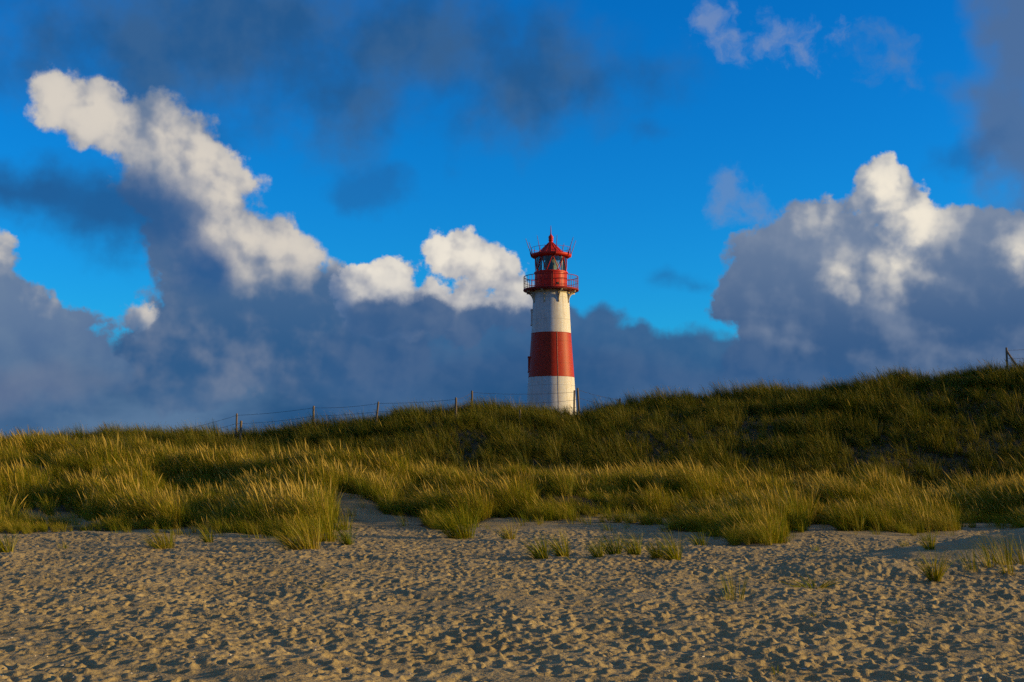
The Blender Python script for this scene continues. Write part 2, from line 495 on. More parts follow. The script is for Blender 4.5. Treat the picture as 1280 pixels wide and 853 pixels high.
def hz(x, y):
    return float(terrain(np.array([x]), np.array([y]))[0])

# ---- how densely the grass grows
def cover_of(x, y):
    x = np.asarray(x, float); y = np.asarray(y, float)
    e = edge_y(x, y)
    n = fbm(x / 2.6 + 40, y / 2.6, 3)
    n2 = fbm(x / 0.9 + 11, y / 0.9 + 4, 2)
    c = np.clip((y - e + n * 7.5 + n2 * 4.5 + 0.4) / 0.8, 0, 1)
    # bare hollows just behind the edge
    hol = fbm(x / 4.2 + 90, y / 2.6 + 10, 2)
    c = c * (1 - ss(0.02, 0.14, hol) * (1 - ss(2.5, 6.0, y - e)) * 0.95)
    return c

def build_ground():
    ys = [-3000, -900, -250, -80, -25, -8, 0, 3, 5.5]
    y = 7.0
    while y < 41: ys.append(y); y += max(0.028, 0.0031 * y)
    while y < 76: ys.append(y); y += 0.26
    while y < 4000: ys.append(y); y += max(0.6, 0.05 * (y - 70) + 0.6)
    ys = np.array(ys + [6000.0])
    core = np.linspace(-1, 1, 1251)
    ext = np.array([1.04, 1.1, 1.2, 1.35, 1.6, 2.0, 2.8, 4.5, 8, 16, 40, 110, 300])
    t = np.concatenate([-ext[::-1], core, ext])
    w = 0.43 * np.clip(ys, 7, 78) + 4.5
    X = w[:, None] * t[None, :]; Y = np.broadcast_to(ys[:, None], X.shape)
    Z = terrain(X, Y)
    ny, nx = X.shape
    co = np.stack([X, Y, Z], -1).reshape(-1, 3).astype(np.float32)
    idx = np.arange(ny * nx).reshape(ny, nx)
    q = np.stack([idx[:-1, :-1], idx[:-1, 1:], idx[1:, 1:], idx[1:, :-1]], -1).reshape(-1, 4).astype(np.int32)
    me = bpy.data.meshes.new('ground')
    me.vertices.add(len(co)); me.vertices.foreach_set('co', co.ravel())
    me.loops.add(q.size); me.loops.foreach_set('vertex_index', q.ravel())
    me.polygons.add(len(q)); me.polygons.foreach_set('loop_start', np.arange(0, q.size, 4, dtype=np.int32))
    me.polygons.foreach_set('use_smooth', np.ones(len(q), bool))
    at_ = me.attributes.new('cover', 'FLOAT', 'POINT')
    cv = cover_of(X, Y)
    at_.data.foreach_set('value', cv.ravel().astype(np.float32))
    me.update(calc_edges=True); me.validate()
    return me

# ------------------------------------------------------------------ materials
def material(name):
    m = bpy.data.materials.new(name); m.use_nodes = True
    return m, m.node_tree, m.node_tree.nodes['Principled BSDF']
def nd(nt, typ, **kw):
    n = nt.nodes.new(typ)
    for k, v in kw.items(): setattr(n, k, v)
    return n
def ramp(nt, fac, stops):
    n = nt.nodes.new('ShaderNodeValToRGB')
    while len(n.color_ramp.elements) < len(stops): n.color_ramp.elements.new(0.5)
    for e_, (p, c) in zip(n.color_ramp.elements, stops): e_.position = p; e_.color = (*c, 1)
    nt.links.new(fac, n.inputs[0])
    return n.outputs[0]

def sand_material():
    m, nt, b = material('sand'); L = nt.links.new
    tc = nd(nt, 'ShaderNodeTexCoord'); gp = nd(nt, 'ShaderNodeNewGeometry')
    n1 = nd(nt, 'ShaderNodeTexNoise'); n1.inputs['Scale'].default_value = 0.7; n1.inputs['Detail'].default_value = 5
    n2 = nd(nt, 'ShaderNodeTexNoise'); n2.inputs['Scale'].default_value = 22; n2.inputs['Detail'].default_value = 4
    n3 = nd(nt, 'ShaderNodeTexNoise'); n3.inputs['Scale'].default_value = 180; n3.inputs['Detail'].default_value = 2
    for n in (n1, n2, n3): L(gp.outputs['Position'], n.inputs['Vector'])
    c = ramp(nt, n1.outputs['Fac'], [(0.3, SAND_A), (0.7, SAND_B)])
    mx = nd(nt, 'ShaderNodeMix', data_type='RGBA', blend_type='MULTIPLY'); mx.inputs[0].default_value = 0.45
    L(c, mx.inputs[6]); L(ramp(nt, n2.outputs['Fac'], [(0.3, (0.62, 0.6, 0.58)), (0.65, (1.1, 1.08, 1.05))]), mx.inputs[7])
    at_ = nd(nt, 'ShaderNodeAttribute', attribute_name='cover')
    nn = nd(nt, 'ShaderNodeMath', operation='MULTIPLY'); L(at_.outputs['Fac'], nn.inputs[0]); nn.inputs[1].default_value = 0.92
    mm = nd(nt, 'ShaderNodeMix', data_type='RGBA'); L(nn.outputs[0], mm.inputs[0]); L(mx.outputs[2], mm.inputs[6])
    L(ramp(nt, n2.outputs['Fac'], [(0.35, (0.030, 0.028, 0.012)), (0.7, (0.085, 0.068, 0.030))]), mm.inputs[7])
    L(mm.outputs[2], b.inputs['Base Color'])
    b.inputs['Roughness'].default_value = 0.95; b.inputs['Specular IOR Level'].default_value = 0.15
    b1 = nd(nt, 'ShaderNodeBump'); b1.inputs['Strength'].default_value = 0.55; b1.inputs['Distance'].default_value = 0.035
    L(n2.outputs['Fac'], b1.inputs['Height'])
    b2 = nd(nt, 'ShaderNodeBump'); b2.inputs['Strength'].default_value = 0.25; b2.inputs['Distance'].default_value = 0.004
    L(n3.outputs['Fac'], b2.inputs['Height']); L(b1.outputs[0], b2.inputs['Normal'])
    L(b2.outputs[0], b.inputs['Normal'])
    return m
M_SAND = sand_material()
g = link('ground', build_ground(), M_SAND)
tag(g, kind='structure')
# ------------------------------------------------------------------ marram grass
def grass_material(name, stops, trans=0.24):
    m = bpy.data.materials.new(name); m.use_nodes = True; nt = m.node_tree; nt.nodes.clear(); L = nt.links.new
    tone = nd(nt, 'ShaderNodeAttribute', attribute_name='tone')
    oi = nd(nt, 'ShaderNodeObjectInfo')
    ad = nd(nt, 'ShaderNodeMath', operation='MULTIPLY_ADD'); L(oi.outputs['Random'], ad.inputs[0]); ad.inputs[1].default_value = 0.30
    L(tone.outputs['Fac'], ad.inputs[2])
    c = ramp(nt, ad.outputs[0], stops)
    d = nd(nt, 'ShaderNodeBsdfDiffuse'); L(c, d.inputs['Color'])
    t = nd(nt, 'ShaderNodeBsdfTranslucent'); L(c, t.inputs['Color'])
    gl = nd(nt, 'ShaderNodeBsdfGlossy'); gl.inputs['Roughness'].default_value = 0.4; gl.inputs['Color'].default_value = (0.7, 0.7, 0.6, 1)
    m1 = nd(nt, 'ShaderNodeMixShader'); m1.inputs[0].default_value = trans; L(d.outputs[0], m1.inputs[1]); L(t.outputs[0], m1.inputs[2])
    m2 = nd(nt, 'ShaderNodeMixShader'); m2.inputs[0].default_value = 0.012; L(m1.outputs[0], m2.inputs[1]); L(gl.outputs[0], m2.inputs[2])
    o = nd(nt, 'ShaderNodeOutputMaterial'); L(m2.outputs[0], o.inputs[0])
    return m
M_GRASS = grass_material('marram', GRASS_STOPS)
M_HILL_SHADE = grass_material('marram_ridge_shaded', HILL_SHADE_STOPS)

def tuft_mesh(name, n, L0, L1, rb, w, lean, spread, stalks=0, seg=4, mat=None, rgen=None, droop=0.9, flat=0.0):
    """a clump of arching blades swept towards -X by the wind; tall seed stalks among them"""
    r_ = rgen or rng
    V = []; F = []; tone = []
    base = 0
    for i in range(n + stalks):
        st = i >= n
        L = r_.uniform(L0, L1) * (1.0 if not st else 1.28)
        ang = r_.uniform(0, 2 * math.pi); rr = rb * math.sqrt(r_.random())
        p = np.array([rr * math.cos(ang), rr * math.sin(ang), -0.04])
        # lean direction: wind plus outward splay
        dirx = -lean + spread * math.cos(ang) * rr / rb + r_.normal(0, 0.22) * spread
        if st: dirx -= 0.22
        diry = spread * math.sin(ang) * rr / rb + r_.normal(0, 0.30) * spread
        mag = math.hypot(dirx, diry) + 1e-6
        ux, uy = dirx / mag, diry / mag
        phi = min(1.25, mag * r_.uniform(0.35, 0.7)) + flat
        bend = (droop if not st else droop * 0.55) * r_.uniform(0.5, 1.25) * min(1.0, mag + 0.25)
        ww = w * r_.uniform(0.7, 1.2) * (0.55 if st else 1)
        tw = r_.uniform(0, math.pi)
        side = np.array([-uy * math.cos(tw) - ux * math.sin(tw) * 0.7, ux * math.cos(tw) - uy * math.sin(tw) * 0.7, math.sin(tw) * 0.5])
        side /= np.linalg.norm(side)
        t0 = r_.random()
        tn = (0.66 + 0.14 * t0) if st else (t0 ** 1.15) * 0.62 if r_.random() > 0.10 else 0.5 + 0.2 * t0
        ns = seg + (1 if st else 0)
        pts = []
        for k in range(ns + 1):
            t = k / ns
            a = min(2.1, phi + bend * t * t)
            pts.append(p.copy())
            step = L / ns
            p = p + step * np.array([ux * math.sin(a), uy * math.sin(a), math.cos(a)])
        for k, q in enumerate(pts):
            t = k / ns
            if st:
                half = ww * 0.5 if t < 0.72 else (1.15 * w if t < 0.9 else 0.15 * w)
            else:
                half = 0.5 * ww * (1 - 0.92 * t ** 1.8)
            V.append(q - side * half); V.append(q + side * half)
            tt = tn + (0.22 * max(0, 0.22 - t) / 0.22 if not st else (0.12 if t > 0.7 else -0.12)) + 0.05 * t
            tone += [tt, tt]
        for k in range(ns):
            F.append((base + 2 * k, base + 2 * k + 1, base + 2 * k + 3, base + 2 * k + 2))
        base += 2 * (ns + 1)
    me = bpy.data.meshes.new(name)
    me.from_pydata([tuple(v) for v in V], [], F)
    at_ = me.attributes.new('tone', 'FLOAT', 'POINT'); at_.data.foreach_set('value', np.array(tone, np.float32))
    me.polygons.foreach_set('use_smooth', [True] * len(F))
    me.materials.append(mat or M_GRASS)
    return me

def scatter(x0, x1, y0, y1, sp):
    nx = int((x1 - x0) / sp); ny = int((y1 - y0) / sp)
    X, Y = np.meshgrid(x0 + sp * np.arange(nx), y0 + sp * np.arange(ny))
    X = X + rng.uniform(-.5, .5, X.shape) * sp; Y = Y + rng.uniform(-.5, .5, Y.shape) * sp
    return X.ravel(), Y.ravel()

def grass_field(name, label, X, Y, scl, variants, mat, yaw):
    """one countless mass of grass: a cloud of points that instances the tuft shapes"""
    me = bpy.data.meshes.new(name)
    Z = terrain(X, Y)
    me.vertices.add(len(X)); me.vertices.foreach_set('co', np.stack([X, Y, Z], -1).astype(np.float32).ravel())
    for nm, ty, val in (('yaw', 'FLOAT', yaw), ('scl', 'FLOAT', scl)):
        a = me.attributes.new(nm, ty, 'POINT'); a.data.foreach_set('value', val.astype(np.float32))
    a = me.attributes.new('pick', 'INT', 'POINT'); a.data.foreach_set('value', rng.integers(0, len(variants), len(X)).astype(np.int32))
    o = link(name, me)
    tag(o, label, 'grass', kind='stuff')
    coll = bpy.data.collections.new(name + '_shapes')
    for i, vm in enumerate(variants):
        coll.objects.link(bpy.data.objects.new('%s_shape_%02d' % (name, i), vm))
    ng = bpy.data.node_groups.new(name, 'GeometryNodeTree')
    ng.interface.new_socket('Geometry', in_out='INPUT', socket_type='NodeSocketGeometry')
    ng.interface.new_socket('Geometry', in_out='OUTPUT', socket_type='NodeSocketGeometry')
    N = ng.nodes.new; L = ng.links.new
    gi = N('NodeGroupInput'); go = N('NodeGroupOutput')
    ci = N('GeometryNodeCollectionInfo'); ci.inputs['Collection'].default_value = coll
    ci.inputs['Separate Children'].default_value = True; ci.inputs['Reset Children'].default_value = True
    ip = N('GeometryNodeInstanceOnPoints'); ip.inputs['Pick Instance'].default_value = True
    def attr(nm, ty):
        n = N('GeometryNodeInputNamedAttribute'); n.data_type = ty; n.inputs['Name'].default_value = nm
        return n.outputs['Attribute']
    cx = N('ShaderNodeCombineXYZ'); L(attr('yaw', 'FLOAT'), cx.inputs[2])
    e2r = N('FunctionNodeEulerToRotation'); L(cx.outputs[0], e2r.inputs[0])
    L(gi.outputs[0], ip.inputs['Points']); L(ci.outputs[0], ip.inputs['Instance'])
    L(attr('pick', 'INT'), ip.inputs['Instance Index']); L(e2r.outputs[0], ip.inputs['Rotation'])
    L(attr('scl', 'FLOAT'), ip.inputs['Scale'])
    L(ip.outputs[0], go.inputs[0])
    md = o.modifiers.new('grass', 'NODES'); md.node_group = ng
    return o

# --- the sunny bank in front
bank_shapes = [tuft_mesh('bank_tuft', 90, 0.5, 0.98, 0.15, 0.011, 0.55, 0.7, stalks=(0, 3, 8, 12, 1, 5, 0, 2)[i], mat=M_GRASS) for i in range(8)]
X, Y = scatter(-27, 34, 26.5, 53, 0.25)
gap = ss(-0.17, -0.06, fbm(X / 1.5, Y / 1.5, 3))
keep = (rng.random(len(X)) < cover_of(X, Y) * (0.35 + 0.62 * gap)) & (np.abs(X) < 0.42 * Y + 3.5 + 6 * (X > 0))
# hide nothing: the trough behind the crest thins out
X, Y = X[keep], Y[keep]
clump = fbm(X / 1.5, Y / 1.5, 3); e = edge_y(X, Y)
sc = np.clip(0.78 + 2.1 * clump + rng.uniform(-.16, .16, len(X)), 0.28, 1.4) * (0.5 + 0.5 * ss(0, 3.5, Y - e + 0.5))
yaw = 2.6 * fbm(X / 2.4 + 9, Y / 2.4, 2) + rng.normal(0, 0.38, len(X))
grass_field('dune_grass', 'golden green marram grass with pale seed heads on the sunny low bank', X, Y, sc, bank_shapes, M_GRASS, yaw)
print('bank tufts', len(X))

# --- thin low fringe on the sand along the foot of the bank
X, Y = scatter(-24, 28, 28, 46, 0.42)
e = edge_y(X, Y); n_ = fbm(X / 1.3 + 3, Y / 1.3 + 60, 2)
keep = (rng.random(len(X)) < np.clip(0.28 + 1.8 * n_, 0, 0.75) * np.exp(-np.clip(e - 0.4 - Y, 0, 9) / 1.1)) & (Y < e + 3.5) & (np.abs(X) < 0.42 * Y + 3.5)
X, Y = X[keep], Y[keep]
fringe_shapes = [tuft_mesh('fringe_tuft', (14, 26, 40, 20)[i], 0.25, 0.6, (0.10, 0.14, 0.12, 0.2)[i], 0.010, 0.5, 0.7, mat=M_GRASS) for i in range(4)]
grass_field('fringe_grass', 'thin low marram shoots scattered over the sand along the foot of the bank', X, Y, rng.uniform(0.5, 1.15, len(X)), fringe_shapes, M_GRASS, rng.normal(0, 0.5, len(X)))
print('fringe', len(X))

# --- the ridge behind
hill_shapes = [tuft_mesh('ridge_tuft', 55, 0.45, 1.0, 0.13, 0.013, 0.6, 0.6, stalks=(0, 0, 2, 0, 1, 0)[i], mat=M_HILL_SHADE) for i in range(6)]
X, Y = scatter(-36, 48, 50, 71, 0.30)
keep = (rng.random(len(X)) < 0.97) & (np.abs(X) < 0.42 * Y + 4 + 10 * (X > 0))
X, Y = X[keep], Y[keep]
clump = fbm(X / 1.7 + 70, Y / 1.7, 3)
sc = np.clip(0.64 + 1.5 * clump + rng.normal(0, .27, len(X)), 0.3, 1.4)
yaw = 1.8 * fbm(X / 3.2 + 30, Y / 3.2, 2) + rng.normal(0, 0.28, len(X))
grass_field('ridge_grass', 'shade-darkened wind-combed marram grass covering the tall dune ridge behind the bank', X, Y, sc, hill_shapes, M_HILL_SHADE, yaw)
print('ridge tufts', len(X))
# ------------------------------------------------------------------ single tufts on the sand
def ground_hit(px, py, y0=8.0, y1=64.0):
    """where the view through a photograph point first meets the terrain"""
    ys = np.linspace(y0, y1, 4000)
    a, yy, zz = ray(px, py)
    t = ys / yy
    d = CAMZ + zz * t - terrain0(a * t, ys)
    k = int(np.argmax(d < 0)) if (d < 0).any() else len(ys) - 1
    x = a * t[k]
    return Vector((x, ys[k], hz(x, ys[k])))

TUFTS = [
 # px, py of the foot, height px, width px, blades, lean, kind, label
 (578, 672, 44, 52, 150, .75, 'n', 'largest single marram tuft with orange stems on the sand left of the row'),
 (637, 676, 20, 22, 45, .55, 'n', 'small green tuft just right of the largest single tuft'),
 (678, 698, 27, 26, 75, .75, 'n', 'leaning bushy tuft at the left end of the tuft row on the sand'),
 (705, 694, 32, 20, 60, .85, 'n', 'tall yellow tuft second from the left in the row on the sand'),
 (716, 699, 8, 30, 30, .3, 'f', 'flattened dark green sprawling tuft at the foot of a tall yellow one'),
 (749, 698, 22, 18, 45, .7, 'n', 'short golden tuft in the middle of the tuft row left of a wider green one'),
 (767, 692, 27, 28, 65, .6, 'n', 'wide green tuft in the middle of the row standing a little behind its neighbours'),
 (796, 693, 30, 19, 60, .85, 'n', 'narrow upright tuft with yellow tips between the wide green tuft and two short ones'),
 (822, 697, 21, 18, 45, .6, 'n', 'short green tuft just left of the right end of the tuft row'),
 (845, 698, 34, 20, 70, .85, 'n', 'tall tuft with orange foot at the right end of the tuft row'),
 (877, 682, 20, 20, 45, .6, 'n', 'small tuft set back in shade behind the right end of the row'),
 (205, 684, 24, 44, 90, .75, 'n', 'low broad tuft on the sand below the left bank'),
 (262, 679, 20, 16, 38, .6, 'n', 'small thin tuft between the low broad tuft and the big left clump'),
 (382, 689, 38, 58, 170, .85, 'n', 'big bright tuft at the sandy tip of the left clump'),
 (408, 680, 34, 42, 120, .6, 'n', 'dense green tuft leaning at the right side of the left clump'),
 (436, 683, 26, 20, 50, .8, 'n', 'small pale tuft standing apart just right of the left clump'),
 (430, 660, 24, 30, 60, .5, 'n', 'fresh green tuft in the sandy gap beside the left clump'),
 (8, 692, 26, 24, 60, .8, 'n', 'small tuft on the sand at the left edge of the view'),
 (79, 684, 10, 14, 14, .4, 's', 'few thin blades on smooth sand near the left edge'),
 (917, 748, 36, 34, 26, .2, 's', 'sparse spiky tuft of separate blades alone on trampled sand'),
 (1013, 736, 16, 70, 60, .35, 'f', 'wide flattened tuft lying on the sand in the shade of the drift'),
 (1169, 726, 32, 18, 60, .25, 'n', 'compact dark upright tuft on the left shoulder of the sand drift'),
 (1163, 684, 22, 14, 36, .5, 'n', 'thin tuft with orange foot just below the right end of the bank'),
 (1132, 685, 14, 10, 18, .5, 's', 'tiny yellow sprig left of the thin tuft below the right bank'),
 (1214, 713, 30, 18, 18, .45, 's', 'sparse upright stems at the left end of the group on the drift'),
 (1236, 708, 36, 18, 24, .5, 's', 'taller sparse stems second in the group on the drift'),
 (1256, 706, 40, 22, 34, .5, 's', 'tallest loose tuft in the group on top of the drift'),
 (1262, 718, 22, 18, 26, .5, 's', 'short shaded tuft low on the near side of the drift'),
 (1277, 704, 36, 20, 34, .5, 's', 'loose tuft at the right edge of the view on the drift'),
 (1020, 690, 9, 10, 14, .4, 's', 'little green sprig in the footprints below the bank gap'),
 (950, 782, 8, 14, 16, .4, 's', 'low yellowish sprig alone on open sand under the spiky tuft'),
 (1015, 776, 9, 13, 18, .3, 's', 'faded sprig on open sand under the flattened tuft'),
 (1120, 783, 9, 18, 16, .3, 's', 'yellow sprig on open sand towards the lower right'),
 (1195, 772, 8, 20, 18, .3, 's', 'green sprig on open sand below the drift'),
 (971, 848, 20, 12, 9, .2, 's', 'few bent blades at the very bottom edge of the sand'),
 (395, 737, 7, 42, 22, .3, 'f', 'faint yellow patch of low blades in the middle left of the sand'),
]
tr = np.random.default_rng(5)
for px, py, hp, wp, n, lean, kind, lab in TUFTS:
    p = ground_hit(px, py)
    mpp = p.y / FPX
    H = hp * mpp; Wd = wp * mpp
    if kind == 'n':
        me = tuft_mesh('grass_tuft', int(n * 2.2), H * 0.7, H * 1.5, Wd * 0.28, 0.0105, lean, 0.95, stalks=0, seg=5, rgen=tr)
    elif kind == 's':
        me = tuft_mesh('grass_tuft', int(n * 1.8), H * 0.75, H * 1.4, Wd * 0.4, 0.009, lean, 0.6, stalks=0, seg=5, rgen=tr, droop=0.6)
    else:
        me = tuft_mesh('grass_tuft', int(n * 1.8), Wd * 0.3, Wd * 0.65, Wd * 0.25, 0.011, lean, 1.2, stalks=0, seg=5, rgen=tr, droop=0.7, flat=0.75)
    o = link('grass_tuft', me)
    o.location = p
    tag(o, lab, 'grass tuft', 'marram tufts standing singly on the sand')
# ------------------------------------------------------------------ lighthouse
def paint(name, base, dirt, rough=0.5, seams=False, streak=0.5):
    m, nt, b = material(name); L = nt.links.new
    tc = nd(nt, 'ShaderNodeTexCoord')
    mp = nd(nt, 'ShaderNodeMapping'); mp.inputs['Scale'].default_value = (2.2, 2.2, 0.28); L(tc.outputs['Object'], mp.inputs[0])
    n1 = nd(nt, 'ShaderNodeTexNoise'); n1.inputs['Scale'].default_value = 1.6; n1.inputs['Detail'].default_value = 7; n1.inputs['Roughness'].default_value = 0.65
    L(mp.outputs[0], n1.inputs['Vector'])
    n2 = nd(nt, 'ShaderNodeTexNoise'); n2.inputs['Scale'].default_value = 5; n2.inputs['Detail'].default_value = 5; L(tc.outputs['Object'], n2.inputs['Vector'])
    f = nd(nt, 'ShaderNodeMapRange'); f.inputs[1].default_value = 0.5; f.inputs[2].default_value = 0.78; f.inputs[4].default_value = streak; L(n1.outputs['Fac'], f.inputs[0])
    mx = nd(nt, 'ShaderNodeMix', data_type='RGBA'); L(f.outputs[0], mx.inputs[0]); mx.inputs[6].default_value = (*base, 1); mx.inputs[7].default_value = (*dirt, 1)
    m2 = nd(nt, 'ShaderNodeMix', data_type='RGBA', blend_type='MULTIPLY'); m2.inputs[0].default_value = 0.35; L(mx.outputs[2], m2.inputs[6])
    L(ramp(nt, n2.outputs['Fac'], [(0.35, (0.75, 0.74, 0.72)), (0.6, (1, 1, 1))]), m2.inputs[7])
    out = m2.outputs[2]
    if seams:                                   # joints of the cast plates, filled with grime
        sp = nd(nt, 'ShaderNodeSeparateXYZ'); L(tc.outputs['Object'], sp.inputs[0])
        an = nd(nt, 'ShaderNodeMath', operation='ARCTAN2'); L(sp.outputs[1], an.inputs[0]); L(sp.outputs[0], an.inputs[1])
        def line(sock, period, off, wid):
            a = nd(nt, 'ShaderNodeMath', operation='MULTIPLY_ADD'); L(sock, a.inputs[0]); a.inputs[1].default_value = 1 / period; a.inputs[2].default_value = off
            fr = nd(nt, 'ShaderNodeMath', operation='PINGPONG'); L(a.outputs[0], fr.inputs[0]); fr.inputs[1].default_value = 0.5
            lt = nd(nt, 'ShaderNodeMath', operation='LESS_THAN'); L(fr.outputs[0], lt.inputs[0]); lt.inputs[1].default_value = wid / period
            return lt.outputs[0]
        l1 = line(sp.outputs[2], 1.52, 0.13, 0.016); l2 = line(an.outputs[0], math.pi / 4, 0.17, 0.008)
        mxm = nd(nt, 'ShaderNodeMath', operation='MAXIMUM'); L(l1, mxm.inputs[0]); L(l2, mxm.inputs[1])
        ml = nd(nt, 'ShaderNodeMath', operation='MULTIPLY'); L(mxm.outputs[0], ml.inputs[0]); ml.inputs[1].default_value = 0.5
        m3 = nd(nt, 'ShaderNodeMix', data_type='RGBA'); L(ml.outputs[0], m3.inputs[0]); L(out, m3.inputs[6]); m3.inputs[7].default_value = (*[c * 0.35 for c in base], 1)
        out = m3.outputs[2]
    L(out, b.inputs['Base Color'])
    b.inputs['Roughness'].default_value = rough; b.inputs['Specular IOR Level'].default_value = 0.22
    bp = nd(nt, 'ShaderNodeBump'); bp.inputs['Strength'].default_value = 0.25; bp.inputs['Distance'].default_value = 0.02; L(n2.outputs['Fac'], bp.inputs['Height'])
    L(bp.outputs[0], b.inputs['Normal'])
    return m
M_WHITE = paint('white_paint', (0.72, 0.70, 0.65), (0.40, 0.27, 0.15), 0.55, True, 0.62)
M_RED = paint('red_paint', (0.46, 0.033, 0.009), (0.28, 0.035, 0.012), 0.5, True, 0.6)
M_ROOF = paint('roof_red', (0.62, 0.030, 0.014), (0.36, 0.04, 0.02), 0.45)
M_RAIL = paint('rail_red', (0.30, 0.022, 0.018), (0.16, 0.03, 0.02), 0.5)
M_CREAM = paint('bracket_cream', (0.62, 0.52, 0.36), (0.32, 0.19, 0.09), 0.55)
M_DARK = paint('dark_frame', (0.05, 0.045, 0.04), (0.09, 0.05, 0.03), 0.5)
M_BRASS = paint('brass_frame', (0.55, 0.38, 0.12), (0.25, 0.18, 0.08), 0.4)
def glass_material():
    m = bpy.data.materials.new('lantern_glass'); m.use_nodes = True; nt = m.node_tree; nt.nodes.clear()
    t = nd(nt, 'ShaderNodeBsdfTransparent'); t.inputs[0].default_value = (0.86, 0.92, 0.90, 1)
    gl = nd(nt, 'ShaderNodeBsdfGlossy'); gl.inputs['Roughness'].default_value = 0.03
    fr = nd(nt, 'ShaderNodeFresnel'); fr.inputs[0].default_value = 1.7
    mx = nd(nt, 'ShaderNodeMixShader'); nt.links.new(fr.outputs[0], mx.inputs[0]); nt.links.new(t.outputs[0], mx.inputs[1]); nt.links.new(gl.outputs[0], mx.inputs[2])
    o = nd(nt, 'ShaderNodeOutputMaterial'); nt.links.new(mx.outputs[0], o.inputs[0])
    return m
M_GLASS = glass_material()
m_, nt_, b_ = material('lens_glass')
b_.inputs['Base Color'].default_value = (0.30, 0.38, 0.36, 1); b_.inputs['Roughness'].default_value = 0.12; b_.inputs['Specular IOR Level'].default_value = 0.9
M_LENS = m_

YL = 88.0
lx = at(689, 440, YL).x
def zl(py): return at(689, py, YL).z
S = at(690, 420, YL).x - at(689, 420, YL).x        # metres per photograph pixel at the tower
zb = hz(lx, YL) - 0.3
LH = empty('lighthouse', (lx, YL, zb))
tag(LH, 'red and white banded lighthouse with red lantern and gallery behind the dune ridge', 'lighthouse')
def Z(py): return zl(py) - zb
def rad(py): return S * float(np.interp(py, [365, 416, 471, 505, 560], [22.2, 24.7, 28.6, 30.6, 34.0]))
def shaft(name, p0, p1, mat):
    mb = MB(); mb.lathe([(rad(p), Z(p)) for p in np.linspace(p0, p1, 8)], 96)
    return mb.build(name, mat, LH, True)
z0py = 505 + (zl(505) - zb) / S
mb = MB(); mb.lathe([(S * 35.5, -0.1), (S * 35.5, 0.5), (S * 33.6, 0.55)], 96); mb.build('plinth', M_WHITE, LH)
mb = MB(); mb.lathe([(S * 33.4, 0.5), (rad(505), Z(505)), (rad(488), Z(488)), (rad(472), Z(472))], 96); mb.build('tower_shaft', M_WHITE, LH, True)
shaft('painted_band', 472, 417.5, M_RED)
shaft('tower_shaft', 417.5, 367.5, M_WHITE)
for py in (472, 417.5):
    mb = MB(); mb.ring(rad(py) + 0.004, Z(py), 0.018, 96); mb.build('joint_flange', M_RED, LH, True)
# gallery
mb = MB(); zf = Z(362.5); rg = S * 34.6
mb.lathe([(0.9, zf - 0.02), (rad(368) + 0.02, zf - 0.13), (rg - 0.16, zf - 0.12), (rg, zf - 0.10), (rg + 0.02, zf - 0.03), (rg, zf + 0.02), (0.9, zf + 0.02)], 72)
mb.build('gallery_floor', M_RAIL, LH)
mb = MB(); mb.lathe([(rad(368) + 0.02, Z(367.8)), (rad(368) + 0.05, Z(367)), (rad(368) + 0.06, zf - 0.14)], 72); mb.build('cornice', M_CREAM, LH, True)
for k in range(8):
    a = R(22.5 + 45 * k - 90)
    mb = MB(); d = Vector((math.cos(a), math.sin(a), 0)); r0 = rad(372) + 0.02
    pts = []
    for i in range(9):
        t = i / 8
        pts.append(d * (r0 + (rg - 0.12 - r0) * (1 - math.cos(t * math.pi / 2))) + Vector((0, 0, (zf - 0.16) - 0.78 * (1 - math.sin(t * math.pi / 2)))))
    mb.tube(pts, [0.065, 0.062, 0.058, 0.055, 0.052, 0.05, 0.05, 0.05, 0.05], 6)
    mb.tube([d * r0 + Vector((0, 0, zf - 0.2)), d * (rg - 0.1) + Vector((0, 0, zf - 0.2))], 0.035, 6)
    mb.tube([d * r0 + Vector((0, 0, zf - 0.2)), d * r0 + Vector((0, 0, zf - 0.98))], 0.055, 6)
    mb.build('bracket', M_CREAM, LH, True)
zt = Z(346.8); rr = rg - 0.03
mb = MB()
mb.ring(rr, zt, 0.026, 96); mb.ring(rr, zf + 0.10, 0.016, 96); mb.ring(rr, (zt + zf) / 2 + 0.06, 0.015, 96)
for k in range(48):
    a = 2 * math.pi * k / 48; r_ = 0.020 if k % 6 == 0 else 0.0115
    mb.tube([(rr * math.cos(a), rr * math.sin(a), zf), (rr * math.cos(a), rr * math.sin(a), zt)], r_, 6)
mb.build('gallery_railing', M_RAIL, LH)
# lantern
rl = S * 20.3; zw = Z(341.5); ze = Z(321.8)
mb = MB(); mb.lathe([(rl, zf), (rl, zw - 0.03), (rl + 0.05, zw - 0.03), (rl + 0.05, zw + 0.04), (rl - 0.08, zw + 0.04)], 48)
for k in range(16):
    a = 2 * math.pi * (k + 0.3) / 16
    mb.tube([((rl + 0.005) * math.cos(a), (rl + 0.005) * math.sin(a), zf), ((rl + 0.005) * math.cos(a), (rl + 0.005) * math.sin(a), zw - 0.03)], 0.016, 6)
wall = mb.build('lantern_wall', M_ROOF, LH)
mb = MB(); a = R(-60)
mb.lathe([(rl + 0.02, zf + 0.25), (rl + 0.03, zf + 0.25), (rl + 0.03, zf + 0.4), (rl + 0.02, zf + 0.4)], 3, a0=R(-72), a1=R(-64))
mb.build('vent', M_DARK, wall)
rgz = rl - 0.05
for k in range(8):
    mb = MB(); mb.lathe([(rgz, zw + 0.04), (rgz, ze)], 6, a0=R(45 * k + 2), a1=R(45 * k + 47))
    mb.build('lantern_pane', M_GLASS, LH, True)
mb = MB(); off = R(-90 + 5)
def gp(a, z): return Vector(((rgz + 0.02) * math.cos(a), (rgz + 0.02) * math.sin(a), z))
